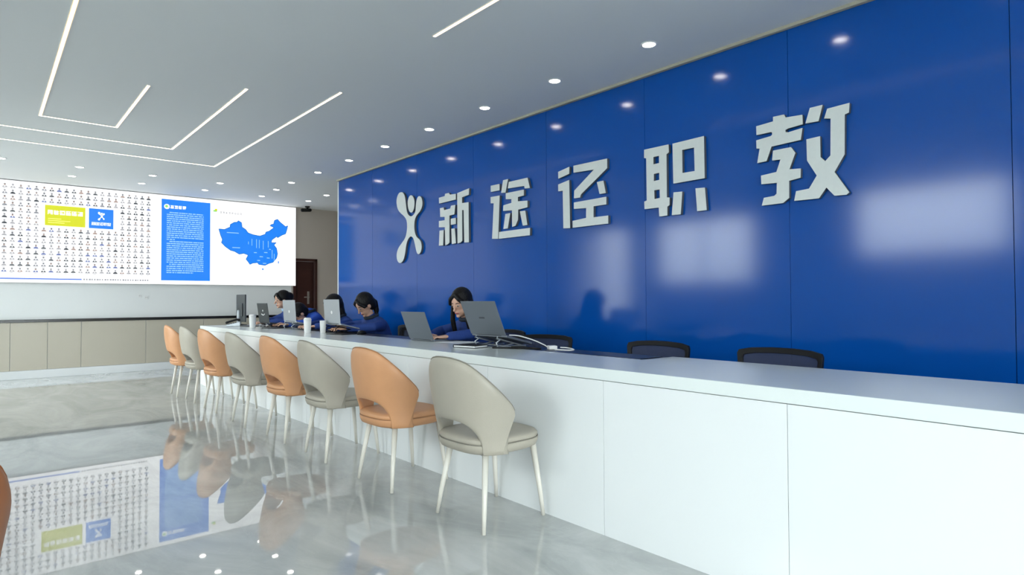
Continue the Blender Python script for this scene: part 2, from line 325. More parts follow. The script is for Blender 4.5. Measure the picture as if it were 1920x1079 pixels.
# door
d = thing('door_1', None, None, (0, 0, 0)); d['kind'] = 'structure'
fr = MB().box((DX0 - 0.0, YB - 0.02, 0), (DX0 + 0.05, YB + 0.12, DH)).box((DX1 - 0.05, YB - 0.02, 0), (DX1, YB + 0.12, DH)).box((DX0, YB - 0.02, DH - 0.05), (DX1, YB + 0.12, DH))
fr.build('door_frame', M_door, d, bevel=0.004)
lf = MB().box((DX0 + 0.052, YB + 0.03, 0.005), (DX1 - 0.052, YB + 0.075, DH - 0.052))
leaf = lf.build('door_leaf', M_door, d, bevel=0.003)
for (x0, x1) in ((DX0 + 0.09, DX1 - 0.09),):
    for (z0, z1) in ((0.15, 0.75), (0.9, 1.72)):
        mb = MB().box((x0, YB + 0.018, z0), (x1, YB + 0.03, z1))
        mb.build('door_panel', M_door, d, bevel=0.008)
hd = MB().box((4.715, YB + 0.012, 1.06), (4.755, YB + 0.03, 1.30)).tube([(4.735, YB + 0.01, 1.19), (4.735, YB - 0.035, 1.19), (4.64, YB - 0.04, 1.19)], 0.009)
hd.build('door_handle', M_brass, d, bevel=0.002)

# blue feature wall : a partition faced with tall lacquered panels
pw = struct(MB().box((XW + 0.018, YF, 0), (XW + 0.12, 8.44, H)).build('wall_right', M_bluejoint))
js = [YF, -2.74, -1.6, -0.47, 0.664, 1.80, 2.94, 4.055, 5.17, 6.29, 7.4, 8.43]
for a, b in zip(js[:-1], js[1:]):
    box('panel', (XW, a + 0.0015, 0.0), (XW + 0.0178, b - 0.0015, H - 0.02), M_blue, pw, bevel=0.0006)
struct(box('trim_3', (XW - 0.004, 8.43, 0), (XW + 0.125, 8.462, H), M_base, bevel=0.003))
struct(MB().box((XW - 0.035, YF, H - 0.022), (XW + 0.0, 8.43, H)).build('trim_4', M_ceiltrim, bevel=0.004))
struct(box('wall_far_right', (XE, YF - 0.2, 0), (XE + 0.2, YB + 0.2, H), M_beige))

# left wall with glazing (daylight), wall behind the camera fully glazed
lw = MB()
lw.box((XL - 0.2, YF - 0.2, 0), (XL, -2.9, H)).box((XL - 0.2, -2.9, 2.7), (XL, -1.3, H)).box((XL - 0.2, -1.3, 0), (XL, 1.75, H)).box((XL - 0.2, 1.75, 0), (XL, 3.75, 1.75)).box((XL - 0.2, 1.75, 2.84), (XL, 3.75, H))
lw.box((XL - 0.2, 3.75, 0), (XL, 5.4, H)).box((XL - 0.2, 5.4, 2.7), (XL, 7.5, H)).box((XL - 0.2, 5.4, 0), (XL, 7.5, 1.4)).box((XL - 0.2, 7.5, 0), (XL, 8.2, H)).box((XL - 0.2, 8.2, 2.7), (XL, 11.0, H)).box((XL - 0.2, 11.0, 0), (XL, YB, H))
struct(lw.build('wall_left', M_white))
def window(name, axis, p, a0, a1, z0, z1, n):
    """frame with mullions and panes; axis 'x' = wall plane at x = p, spans y"""
    t = thing(name, None, None); t['kind'] = 'structure'
    def bx(a, b, c, dd, dp=0.06):
        return ((p - 0.13, a, c), (p - 0.13 + dp, b, dd)) if axis == 'x' else ((a, p - 0.13, c), (b, p - 0.13 + dp, dd))
    f = MB()
    f.box(*bx(a0, a1, z0, z0 + 0.06)); f.box(*bx(a0, a1, z1 - 0.06, z1)); f.box(*bx(a0, a0 + 0.06, z0, z1)); f.box(*bx(a1 - 0.06, a1, z0, z1))
    for i in range(1, n):
        c = a0 + (a1 - a0) * i / n; f.box(*bx(c - 0.025, c + 0.025, z0, z1))
    f.build('window_frame', M_lapdark, t)
    for i in range(n):
        c0 = a0 + (a1 - a0) * i / n + 0.03; c1 = a0 + (a1 - a0) * (i + 1) / n - 0.03
        q = bx(c0, c1, z0 + 0.05, z1 - 0.05, 0.01)
        off = Vector((0.025, 0, 0)) if axis == 'x' else Vector((0, 0.025, 0))
        MB().box(Vector(q[0]) + off, Vector(q[1]) + off).build('pane', M_glass, t)
window('window_1', 'x', XL, 1.75, 3.75, 1.75, 2.84, 1)
window('added_window_4', 'x', XL, -2.9, -1.3, 0.0, 2.7, 2)  # out-of-view window, added to let more daylight into the room
window('added_window_5', 'x', XL, 8.2, 11.0, 0.0, 2.7, 3)  # unseen window, added to brighten the back wall area
window('window_2', 'x', XL, 5.4, 7.5, 1.4, 2.7, 2)
rw = MB().box((XL - 0.2, YF - 0.2, 0), (-2.2, YF, H)).box((2.0, YF - 0.2, 0), (XE + 0.2, YF, H)).box((-2.2, YF - 0.2, 2.7), (2.0, YF, H)).build('wall_front', M_white); struct(rw)
window('window_3', 'y', YF, -2.2, 2.0, 0.0, 2.7, 4)

# ------------------------------------------------------------------ ceiling lights
def strip_light(pts, label):
    t = thing('linear_ceiling_light', label, 'ceiling light', (pts[0][0], pts[0][1], H), 0, 'recessed light strips in the ceiling')
    hw = 0.009; ew = 0.0045
    ch = MB(); le = MB(); ed = MB()
    ox, oy = pts[0]
    for (x0, y0), (x1, y1) in zip(pts[:-1], pts[1:]):
        ux = abs(x0 - x1) < 1e-6
        p0, p1 = sorted((y0, y1)) if ux else sorted((x0, x1))
        def seg(mb, u0, u1, z):
            if ux: mb.box((x0-ox+u0, p0-oy-hw, z), (x0-ox+u1, p1-oy+hw, 0))
            else: mb.box((p0-ox-hw, y0-oy+u0, z), (p1-ox+hw, y0-oy+u1, 0))
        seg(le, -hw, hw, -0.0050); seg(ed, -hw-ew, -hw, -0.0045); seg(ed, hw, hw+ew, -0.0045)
        seg(ch, -hw-ew-.002, -hw-ew, -0.004); seg(ch, hw+ew, hw+ew+.002, -0.004)
    ed.build('painted_halo', E_stripedge, t)  # yellowish halo along the strip, put in as emissive bands
    le.build('diffuser', E_strip, t); ch.build('profile', M_whitepl, t)
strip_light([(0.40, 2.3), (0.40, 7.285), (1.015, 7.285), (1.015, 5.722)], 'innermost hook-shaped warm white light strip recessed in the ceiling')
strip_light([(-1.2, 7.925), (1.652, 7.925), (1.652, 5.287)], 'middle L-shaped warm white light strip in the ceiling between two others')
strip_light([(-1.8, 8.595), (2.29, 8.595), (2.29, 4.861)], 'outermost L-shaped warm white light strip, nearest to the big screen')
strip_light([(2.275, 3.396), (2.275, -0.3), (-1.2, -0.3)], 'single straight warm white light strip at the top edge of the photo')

def downlight():
    t = thing('downlight', '', 'downlight', (0, 0, H))
    n = 28
    MB().lathe([(0.056, 0), (0.056, -0.004), (0.047, -0.007), (0.043, -0.004), (0.043, 0.0)], n).build('trim_ring', M_whitepl, t, smooth=True)
    MB().lathe([(0.001, -0.0045), (0.042, -0.0045), (0.042, -0.001), (0.001, -0.001)], n).build('lamp', E_down, t)
    return t
dl0 = downlight(); used = [False]
def put_light(x, y, label, group):
    o = dl0 if not used[0] else copy_tree(dl0)
    used[0] = True
    o.location = (x, y, H); o['label'] = label; o['group'] = group
ords = ['first', 'second', 'third', 'fourth', 'fifth', 'sixth', 'seventh', 'eighth']
for k, y in enumerate([0.76, 1.65]):
    put_light(3.48, y, 'round downlight above the photo, only its reflection visible, %s' % ('behind the camera', 'right of the last character')[k], 'downlights along the blue wall')
for k, y in enumerate([2.55, 3.475, 4.385, 5.31, 6.23, 7.14, 8.09, 9.04]):
    put_light(3.485, y, 'round ceiling downlight, %s from the camera in the row beside the blue wall' % ords[k], 'downlights along the blue wall')
for k, x in enumerate([0.16, 0.955, 1.795, 2.68, 3.52, 4.356]):
    put_light(x, 9.76, 'round ceiling downlight, %s from the left in the front row before the screen' % ords[k], 'downlights before the big screen')
for k, x in enumerate([0.94, 1.79, 2.665, 3.55, 4.356]):
    put_light(x, 10.52, 'round ceiling downlight, %s from the left in the rear row by the screen' % ords[k], 'downlights before the big screen')

# security camera on the ceiling by the screen corner
sc = thing('security_camera', 'small black security camera on the ceiling at the right end of the big screen', 'camera', (4.60, 11.15, H))
MB().lathe([(0.045, 0), (0.045, -0.02), (0.02, -0.03), (0.012, -0.06)], 16).build('mount', M_black, sc, smooth=True)
MB().tube([(-0.11, -0.03, -0.085), (0.05, 0.0, -0.065)], [0.032, 0.032], 16).build('housing', M_black, sc, smooth=True)

# ------------------------------------------------------------------ the LED wall
SX0, SX1, SZ0, SZ1, SY = -1.25, 4.465, 1.405, 2.882, 11.37
scr = thing('led_screen', 'huge wall-mounted video screen showing a portrait grid, a blue text panel and a blue map', 'screen', (SX0, YB, 0))
def sp(x, z, d=0.0):      # point on the screen, local to its empty
    return (x - SX0, SY - d - YB, z)
MB().box(sp(SX0, SZ0 , -0.004), sp(SX1, SZ1, -0.0395)).build('housing', M_black, scr)
MB().box(sp(SX0 , SZ0), sp(SX1, SZ1, -0.004)).build('display_panel', E_white, scr)
def flat(mb, x0, z0, x1, z1, d=0.001, mi=0):
    return mb.add([sp(x0, z0, d), sp(x1, z0, d), sp(x1, z1, d), sp(x0, z1, d)], [(0, 1, 2, 3)], mi)
def disc(mb, x, z, r, d=0.001, mi=0, n=10, rz=None, half=False):
    rz = rz or r
    rng = n if not half else n + 1
    pts = [(x + r*cos((pi if half else 2*pi)*j/n), z + rz*sin((pi if half else 2*pi)*j/n)) for j in range(rng)]
    return mb.add([sp(a, b, d) for a, b in pts], [tuple(range(len(pts)))], mi)
# portraits: dark hair, shoulders in suits, a caption line
rnd = random.Random(3)
pg = MB(); x = -1.16
cols = 0
pitch_x, pitch_z = 0.0902, 0.0868
nx = int((2.075 + 1.16) / pitch_x)
for i in range(nx):
    cx = 2.035 - i * pitch_x
    for j in range(15):
        cz = 2.80 - j * pitch_z
        if 0.66 < cx < 1.60 and 2.225 < cz < 2.60: continue
        ink = rnd.choice([0, 0, 1, 2, 1, 5, 3, 4, 5])
        disc(pg, cx, cz + 0.016, 0.0125, 0.001, rnd.choice([1, 3, 5, 5]), 8, 0.0145)        # face
        disc(pg, cx, cz + 0.022, 0.0130, 0.0012, rnd.choice([0, 2, 1]), 8, 0.011, half=True)   # hair
        disc(pg, cx, cz - 0.027, 0.031, 0.001, ink, 8, 0.030, half=True)       # shoulders
        if rnd.random() < .6:
            pg.add([sp(cx - 0.009, cz + 0.003, .0013), sp(cx, cz - 0.025, .0013), sp(cx + 0.009, cz + 0.003, .0013)], [(0, 1, 2)], 6)
        flat(pg, cx - 0.02, cz - 0.041, cx + 0.02 * rnd.uniform(.2, 1), cz - 0.035, 0.001, 1)
po = pg.build('portrait_grid', E_ink + [E_white], scr); po['kind'] = 'stuff'
po['label'] = 'grid of small grey portrait photos on white'
MB_line = MB(); flat(MB_line, -1.16, 1.452, 1.15, 1.472); fl = MB_line.build('footer_line', emit('screen_footer_blue', (0.10, 0.22, 0.75), SCREEN * .8), scr)
mb = MB()
for k in range(26): flat(mb, 1.17 + k*0.034, 1.452, 1.17 + k*0.034 + rnd.uniform(.014, .028), 1.474)
mb.build('footer_text', E_ink[1], scr)

def glyph(mb, x, z, s, d, mi=0, r=random.Random(5)):
    """a small block of strokes the size of one character (the photo shows no more)"""
    t = s * 0.13
    for q in sorted(r.sample([0.08, 0.30, 0.52, 0.74, 0.90], 4)):
        a = r.choice([0, 0, 0.1]); flat(mb, x + s*a, z + s*q - t/2, x + s*(0.92 - a), z + s*q + t/2, d, mi)
    for q in sorted(r.sample([0.08, 0.32, 0.46, 0.62, 0.84], 3)):
        flat(mb, x + s*q - t/2, z + s*r.choice([0, .1]), x + s*q + t/2, z + s*.95, d, mi)
# yellow title panel
mb = MB(); flat(mb, 0.693, 2.262, 1.188, 2.566, 0.002); yp = mb.build('yellow_title_panel', E_yellow, scr)
mb = MB()
for k in range(6): glyph(mb, 0.725 + k*0.0735, 2.428, 0.068, 0.003)
for k in range(3): flat(mb, 0.73, 2.36 - k*0.03, 0.73 + (0.16, 0.27, 0.2)[k], 2.372 - k*0.03, 0.003, 1)
mb.build('title_text', [E_white, E_yellowlt], scr)
# blue emblem panel with the same sign as on the wall
mb = MB(); flat(mb, 1.233, 2.258, 1.553, 2.566, 0.002); mb.build('blue_emblem_panel', E_blue, scr)
mb = MB()
def small_sign(mb, key, cx, cz, s, h0=None):
    allp = [p for poly in SIGN[key] for p in poly[0]]
    y0 = min(p[0] for p in allp); y1 = max(p[0] for p in allp); z0 = min(p[1] for p in allp); z1 = max(p[1] for p in allp)
    for poly in SIGN[key]:
        rings = [[(-(p[0] - (y0+y1)/2) * s, (p[1] - (z0+z1)/2) * s) for p in r] for r in poly]
        tri = tessellate_polygon([[Vector((p[0], p[1], 0)) for p in r] for r in rings])
        flatp = [p for r in rings for p in r]
        mb.add([sp(cx + p[0], cz + p[1], 0.003) for p in flatp], [tuple(t_) for t_ in tri])
small_sign(mb, 'emblem', 1.393, 2.452, 0.15)
for k, key in enumerate(('xin', 'tu', 'jing', 'zhi', 'jiao')): small_sign(mb, key, 1.393 + (k - 2)*0.051, 2.332, 0.085)
mb.build('emblem_print', E_white, scr)
# blue text panel
mb = MB(); flat(mb, 2.222, 1.468, 2.968, 2.818, 0.002); mb.build('blue_text_panel', E_blue, scr)
mb = MB(); disc(mb, 2.30, 2.695, 0.042, 0.003, 0, 20); disc(mb, 2.295, 2.70, 0.022, 0.0035, 1, 14)
for k in range(4): glyph(mb, 2.352 + k*0.062, 2.668, 0.055, 0.003)
mb.build('heading', [E_white, E_green], scr)
mb = MB()
nl = 30
for k in range(nl):
    z = 2.592 - k * 0.0345
    if k in (13,): x_end = 2.42
    elif k == nl - 1: x_end = 2.70
    else: x_end = 2.862
    xx = 2.30 if k not in (0, 14, 25) else 2.34
    while xx < x_end:
        wd = rnd.uniform(0.015, 0.07)
        flat(mb, xx, z, min(xx + wd, x_end), z + 0.017, 0.003)
        xx += wd + rnd.choice([0.005, 0.006, 0.012])
tx = mb.build('paragraph_text', E_ltext, scr); tx['kind'] = 'stuff'
# map of the country
mb = MB()
tri = tessellate_polygon([[Vector((p[0], p[1], 0)) for p in MAP_OUTLINE]])
mb.add([sp(p[0], p[1], 0.003) for p in MAP_OUTLINE], [tuple(t_) for t_ in tri])
disc(mb, 3.859, 1.70, 0.016, 0.003, 0, 8); disc(mb, 4.141, 1.835, 0.010, 0.003, 0, 8, 0.028)
mb.build('map', E_blue, scr)
mb = MB()
n_ = len(MAP_OUTLINE)
for i in range(n_):
    a = Vector(MAP_OUTLINE[i]); b = Vector(MAP_OUTLINE[(i+1) % n_]); t_ = (b - a).normalized(); nn = Vector((-t_.y, t_.x)) * 0.005
    mb.add([sp(*(a+nn), .0035), sp(*(b+nn), .0035), sp(*(b-nn), .0035), sp(*(a-nn), .0035)], [(0, 1, 2, 3)])
mb.build('map_outline', E_mapedge, scr)
mb = MB()
for (x, z, wd) in ((3.238, 2.322, .20), (3.33, 2.062, .13), (3.70, 1.99, .05), (3.80, 1.92, .06), (3.88, 2.0, .06), (3.76, 1.85, .05), (3.93, 1.90, .05), (3.86, 1.80, .06), (3.97, 2.06, .03)):
    flat(mb, x, z, x + wd, z + 0.013, 0.004)
for (x, z, h) in ((3.66, 2.12, .12), (3.74, 2.08, .16), (3.79, 2.08, .15), (3.86, 2.06, .16), (3.95, 2.10, .12), (4.02, 1.9, .16), (4.06, 1.85, .14), (3.60, 2.14, .05)):
    flat(mb, x, z, x + 0.009, z + h, 0.004)
mb.build('map_labels', E_ltext, scr)['kind'] = 'stuff'
mb = MB(); disc(mb, 3.045, 2.69, 0.035, 0.002, 0, 12, 0.016); disc(mb, 3.06, 2.712, 0.022, 0.003, 1, 12, 0.018)
for k in range(8): glyph(mb, 3.125 + k*0.047, 2.655, 0.036, 0.002, 2)
mb.build('map_heading', [E_green, E_yellow, E_ink[5]], scr)['kind'] = 'stuff'

# two white socket plates under the screen
def socket(x, z, label):
    t = thing('wall_socket', label, 'socket', (x, YB, z), 0)
    MB().box((-0.024, -0.008, -0.024), (0.024, 0, 0.024)).build('plate', M_whitepl, t, bevel=0.003)
    MB().box((-0.012, -0.010, -0.004), (-0.008, -0.0075, 0.008)).box((0.008, -0.010, -0.004), (0.012, -0.0075, 0.008)).build('slots', M_black, t)
socket(1.93, 1.21, 'white wall socket below the screen, left one of a pair')
socket(2.02, 1.185, 'white wall socket below the screen, right one of a pair')

# ------------------------------------------------------------------ raised sign on the blue wall
def chaikin(r, k=2):
    for _ in range(k):
        q = []
        for i in range(len(r)):
            a, b = r[i], r[(i+1) % len(r)]
            q += [(a[0]*.75 + b[0]*.25, a[1]*.75 + b[1]*.25), (a[0]*.25 + b[0]*.75, a[1]*.25 + b[1]*.75)]
        r = q
    return r
sign_labels = {
 'emblem': ('sign_emblem', 'silver X-shaped emblem of a figure with raised arms, leftmost on the blue wall', 'emblem'),
 'xin': ('sign_character', 'silver raised character 新 on the blue wall, right after the emblem', 'sign'),
 'tu': ('sign_character', 'silver raised character 途 on the blue wall, second character of the sign', 'sign'),
 'jing': ('sign_character', 'silver raised character 径 on the blue wall, middle character of the sign', 'sign'),
 'zhi': ('sign_character', 'silver raised character 职 on the blue wall, fourth character of the sign', 'sign'),
 'jiao': ('sign_character', 'silver raised character 教 on the blue wall, last and largest in view', 'sign')}
for key, polys in SIGN.items():
    nm, lb, ct = sign_labels[key]
    allp = [p for poly in polys for p in poly[0]]
    oy = sum(p[0] for p in allp) / len(allp); oz = min(p[1] for p in allp)
    t = thing(nm, lb, ct, (XW, oy, oz), 0, 'raised sign on the blue wall')
    for poly in polys:
        rings = [chaikin(r) if key == 'emblem' else r for r in poly]
        mb = MB().prism(rings, lambda u, v, dd: (-0.030 if dd == 0 else -0.0265, u - oy, v - oz))
        o = mb.build('stroke' if key != 'emblem' else 'figure_piece', M_letter, t)
        mb = MB().prism(rings, lambda u, v, dd: (-0.0262 if dd == 0 else 0.0, u - oy, v - oz))
        mb.build('return_edge', M_letterside, o)

# ------------------------------------------------------------------ reception counter
CF, ZT = 2.24, 0.79
ct = thing('reception_counter', 'long white reception counter with panelled front and glossy white top', 'counter', (CF, -1.4, 0))
def cb(a, b): return ((a[0] - CF, a[1] + 1.4, a[2]), (b[0] - CF, b[1] + 1.4, b[2]))
Y0, Y1, YS = -1.4, 9.03, 2.05
# worktop: one slab, deep to the near side of YS, narrower beyond
outl = [(CF - 0.004, Y0), (3.0, Y0), (3.0, YS), (2.735, YS), (2.735, 2.4), (2.735, Y1), (CF - 0.004, Y1)]
mb = MB().prism([[(p[0] - CF, p[1] + 1.4) for p in outl]], lambda u, v, dd: (u, v, ZT if dd == 0 else ZT - 0.056))
mb.build('worktop', M_stone, ct, bevel=0.003)
MB().box(*cb((2.737, YS + 0.002, ZT - 0.04), (2.985, Y1, ZT - 0.004))).build('desk_surface', M_slate, ct, bevel=0.002)
MB().box(*cb((CF + 0.02, Y0 + 0.02, 0.0), (CF + 0.10, Y1 - 0.01, ZT - 0.058))).build('carcass', M_joint, ct)
fj = [-1.4, -0.72, 0.16, 1.04, 1.92, 2.80, 3.68, 4.56, 5.44, 6.32, 7.2, 8.08, 9.02]
for a, b in zip(fj[:-1], fj[1:]):
    MB().box(*cb((CF, a + 0.0012, 0.0), (CF + 0.019, b - 0.0012, ZT - 0.0585))).build('front_panel', M_lacq, ct, bevel=0.0008)
for yy in (Y0 + 0.01, 0.6, 1.97, 2.80, 3.8, 5.085, 6.32, 7.2, 8.0, Y1 - 0.03):
    MB().box(*cb((CF + 0.10, yy, 0.0), (2.72, yy + 0.02, ZT - 0.058))).build('support_panel', M_lacq, ct)
    MB().box(*cb((2.72, yy, 0.0), (2.96, yy + 0.02, ZT - 0.058))).build('support_panel', M_lacq, ct)

# ------------------------------------------------------------------ counter stools
def stool(name, leather, pipe, label, group):
    t = thing(name, label, 'chair', (0, 0, 0), 0, group)
    # local frame: +x faces the counter, origin under the seat centre
    # seat: a lower shell and a cushion, piping between them
    def sq(a, b, z, n=36, e=3.0, fx=0.0):
        return [(fx + a*math.copysign(abs(cos(2*pi*j/n))**(2/e), cos(2*pi*j/n)), b*math.copysign(abs(sin(2*pi*j/n))**(2/e), sin(2*pi*j/n)), z) for j in range(n)]
    s = MB().loft([sq(.15, .15, .366), sq(.200, .198, .368), sq(.222, .218, .378), sq(.230, .226, .400), sq(.231, .227, .414), sq(.229, .225, .4182), sq(.1, .1, .4186)])
    s.build('seat_shell', leather, t, smooth=True)
    s = MB().loft([sq(.12, .12, .4188), sq(.227, .223, .4190), sq(.229, .225, .427), sq(.229, .225, .437), sq(.220, .216, .447), sq(.195, .19, .453), sq(.12, .12, .456)])
    s.build('seat', leather, t, smooth=True)
    MB().tube([Vector(p) for p in sq(.230, .226, .419)] + [Vector(sq(.230, .226, .419)[0])], 0.0022, 6, dome=False).build('seat_piping', pipe, t, smooth=True)
    # wrap-around back, open in the middle above the seat
    cx = 0.0
    def smooth(x): x = max(0, min(1, x)); return x*x*(3-2*x)
    def top(ph):
        a = abs(ph)
        z = 0.836 - 0.026*(a/30)**2 if a < 30 else 0.810 - (a-30)*0.0028 - 0.000026*(a-30)**2
        return max(z, 0.58)
    ZB = 0.374
    def bot(ph):
        a = abs(ph); w_ = 46
        return ZB if a >= w_ else ZB + 0.162 * math.sqrt(max(0, 1 - (a/w_)**2.6))
    def scale(z): return 0.985 + 0.185*smooth((z - 0.40) / 0.36)
    def pt(ph, z, off=0.0):
        r = radians(ph); k = scale(z)
        a_, b_ = 0.243*k + off, 0.238*k + off
        e = 2.35
        cc, ss = cos(r), sin(r)
        return Vector((cx - a_*math.copysign(abs(cc)**(2/e), cc), b_*math.copysign(abs(ss)**(2/e), ss), z))
    seq = [-83.5, -83, -82, -79.5, -76, -71, -65, -59, -53, -48.5, -46.4, -46.0, -45.4, -43, -40, -35, -28, -20, -10, 0]
    phs = seq + [-q for q in reversed(seq[:-1])]
    nv = 14; th = 0.012
    rings = []
    for ph in phs:
        zb, zt_ = bot(ph), top(ph)
        a = abs(ph)
        if a > 79:
            f_ = (a - 79) / 4.5; zt_ = zt_ - 0.012*f_*f_
        outer = []; inner = []
        for j in range(nv + 1):
            v = j / nv; z = zb + (zt_ - zb)*v
            ph2 = ph
            if a > 52:      # the side arm narrows towards the seat, its front edge sweeps back
                q = (z - ZB) / (0.56 - ZB)
                ph2 = math.copysign(52 + (a - 52) * (0.58 + 0.42*min(1, max(0, q))**0.9), ph)
            outer.append(pt(ph2, z, th if 0 < j < nv else th*.55)); inner.append(pt(ph2, z, -th if 0 < j < nv else -th*.55))
        topm = pt(ph2, zt_ + 0.006, 0); botm = pt(ph2, zb - 0.005, 0)
        rings.append(outer + [topm] + inner[::-1] + [botm])
    MB().loft(rings).build('backrest', leather, t, smooth=True, sub=1)
    pp = [r_[nv + 1] for r_ in rings[1:-1]]
    MB().tube(pp, 0.0032, 6).build('back_piping', pipe, t, smooth=True)
    # four tapered splayed legs
    for (tx_, ty, fx_, fy) in ((-.135, -.145, -.195, -.205), (-.135, .145, -.185, .20), (.165, -.16, .205, -.195), (.165, .16, .215, .20)):
        MB().tube([(tx_, ty, .372), (fx_*.7 + tx_*.3, fy*.7 + ty*.3, .13), (fx_, fy, 0.006)], [0.0170, .0125, .0098], 14, dome=False).build('leg', M_legs, t, smooth=True)
        # foot glide joins the leg
    MB().box((-.15, -.15, .358), (.15, .15, .367)).build('seat_underframe', pipe, t, bevel=0.004)
    return t
tan0 = stool('counter_stool', M_tan, M_tanpipe, '', 'tan counter stools'); grey0 = stool('counter_stool', M_grey, M_greypipe, '', 'grey counter stools')
CY = [2.495, 3.345, 4.21, 4.985, 5.80, 6.72, 7.52, 8.10]
CXs = [2.0, 1.985, 1.99, 1.985, 1.95, 1.95, 1.955, 1.92]
names = ['nearest to the camera', 'second from the camera', 'third from the camera', 'fourth from the camera', 'fifth from the camera', 'sixth from the camera', 'seventh from the camera', 'last in the row by the far counter end']
rots = [0, 1.5, -2, 1, -1, 2, 0, -2]
seen = {}
for k in range(8):
    g = k % 2 == 0
    base = grey0 if g else tan0
    if g in seen: o = copy_tree(base)
    else: o = base; seen[g] = 1
    o.location = (CXs[k], CY[k], 0); o.rotation_euler = (0, 0, radians(rots[k]))
    o['label'] = '%s leather counter stool with cream legs, %s' % ('grey' if g else 'tan', names[k])
o = stool('curved_back_chair', M_brown, M_brown, 'dark orange leather chair cut off by the left border, only a curved edge showing', None)
o.location = (-0.203, 2.12, 0.0); o.rotation_euler = (0, 0, radians(90))

# ------------------------------------------------------------------ office chairs behind the counter
def office_chair(label):
    t = thing('office_chair', label, 'chair', (0, 0, 0), 0, 'black office chairs behind the counter')
    # faces +x locally; back at -x
    def bx(y, z):     # curved back surface
        return -0.235 - 0.06*(z - .46) + 0.10*(y/0.25)**2 * 0.35
    def outline(k, n=28):
        pts = []
        W, z0, z1 = 0.25, 0.50, 0.852
        raw = [(-W*.80, z0), (W*.80, z0), (W*.97, z1 - .05), (W*.90, z1 - .012), (0.0, z1), (-W*.90, z1 - .012), (-W*.97, z1 - .05)]
        cy_, cz_ = 0, (z0 + z1)/2
        return [(cy_ + (a - cy_)*(1 - k/W), cz_ + (b - cz_)*(1 - k/((z1-z0)/2))) for a, b in raw]
    def dens(r, m=5):
        q = []
        for i in range(len(r)):
            a, b = r[i], r[(i+1) % len(r)]
            for j in range(m): q.append((a[0] + (b[0]-a[0])*j/m, a[1] + (b[1]-a[1])*j/m))
        return q
    o1, i1 = dens(chaikin(outline(0), 1), 3), dens(chaikin(outline(0.032), 1), 3)
    n = len(o1)
    rings = []
    for k, (ro, d) in enumerate(((o1, .012), (i1, .010), (i1, -.010), (o1, -.012))):
        rings.append([Vector((bx(a, b) + d, a, b)) for a, b in ro])
    mb = MB(); vv = [p for r in rings for p in r]; ff = []
    for k in range(4):
        k2 = (k + 1) % 4
        for j in range(n):
            j2 = (j + 1) % n; ff.append((k*n+j, k*n+j2, k2*n+j2, k2*n+j))
    mb.add(vv, ff); mb.build('back_frame', M_black, t, bevel=0.003)
    mb = MB(); ny, nz = 8, 6; zz0, zz1 = 0.525, 0.835
    for s_ in (0.003, -0.003):
        g = []
        for i in range(nz + 1):
            z = zz0 + (zz1 - zz0)*i/nz; hw = 0.175 + 0.045*(i/nz)
            for j in range(ny + 1):
                y = -hw + 2*hw*j/ny; g.append((bx(y, z) + s_, y, z - (0.012*abs(y/hw)**3 if i == nz else 0)))
        mb.add(g, [(i*(ny+1)+j, i*(ny+1)+j+1, (i+1)*(ny+1)+j+1, (i+1)*(ny+1)+j) for i in range(nz) for j in range(ny)])
    mb.build('back_mesh', M_net, t, smooth=True)
    MB().tube([(-.02, 0, .385), (-.22, 0, .37), (-.268, 0, .44), (-.262, 0, .56)], [.018, .02, .018, .014], 10).build('back_bracket', M_black, t, smooth=True)
    s = MB(); 
    def sq(a, b, z, e=4, n=28): return [(a*math.copysign(abs(cos(2*pi*j/n))**(2/e), cos(2*pi*j/n)), b*math.copysign(abs(sin(2*pi*j/n))**(2/e), sin(2*pi*j/n)), z) for j in range(n)]
    s.loft([sq(.19, .19, .385), sq(.225, .225, .39), (sq(.235, .235, .41)), sq(.232, .232, .435), sq(.19, .19, .452), sq(.08, .08, .455)])
    s.build('seat', M_mesh, t, smooth=True)
    MB().lathe([(.03, .10), (.03, .24), (.018, .245), (.018, .385)], 16).build('gas_column', M_black, t, smooth=True)
    b = MB().lathe([(.04, .075), (.045, .11), (.03, .125)], 16)
    for k in range(5):
        a = 2*pi*k/5 + .3; b.tube([(0.02*cos(a), .02*sin(a), .105), (.27*cos(a), .27*sin(a), .075)], [.02, .014], 8)
    b.build('star_base', M_black, t, smooth=True)
    for k in range(5):
        a = 2*pi*k/5 + .3; x, y = .27*cos(a), .27*sin(a)
        MB().tube([(x - .012*sin(a), y + .012*cos(a), .028), (x + .012*sin(a), y - .012*cos(a), .028)], [.0265, .0265], 14).build('caster', M_black, t, smooth=True)
    return t
oc = office_chair('')
chairs = [(3.075, 1.575, 180, 'black mesh-back office chair behind the counter, nearest to the camera'),
          (3.075, 2.37, 180, 'black mesh-back office chair behind the counter, second from the right'),
          (3.10, 3.33, 208, 'black office chair turned aside behind the charging cable and open laptop'),
          (3.43, 4.27, 176, 'black office chair the long-haired woman by the big laptop sits on'),
          (3.12, 4.80, 170, 'empty black office chair left of the long-haired woman'),
          (3.15, 5.39, 184, 'empty black office chair half hidden by the tilted grey laptop'),
          (3.40, 5.93, 180, 'black office chair under the person with dark collar leaning over the desk'),
          (3.40, 6.74, 180, 'black office chair under the person hidden by the silver laptop'),
          (3.42, 7.62, 180, 'black office chair under the hunched person in blue'),
          (3.42, 8.36, 180, 'black office chair at the far end of the counter')]
for k, (x, y, a, lb) in enumerate(chairs):
    o = oc if k == 0 else copy_tree(oc)
    o.location = (x, y, 0); o.rotation_euler = (0, 0, radians(a)); o['label'] = lb

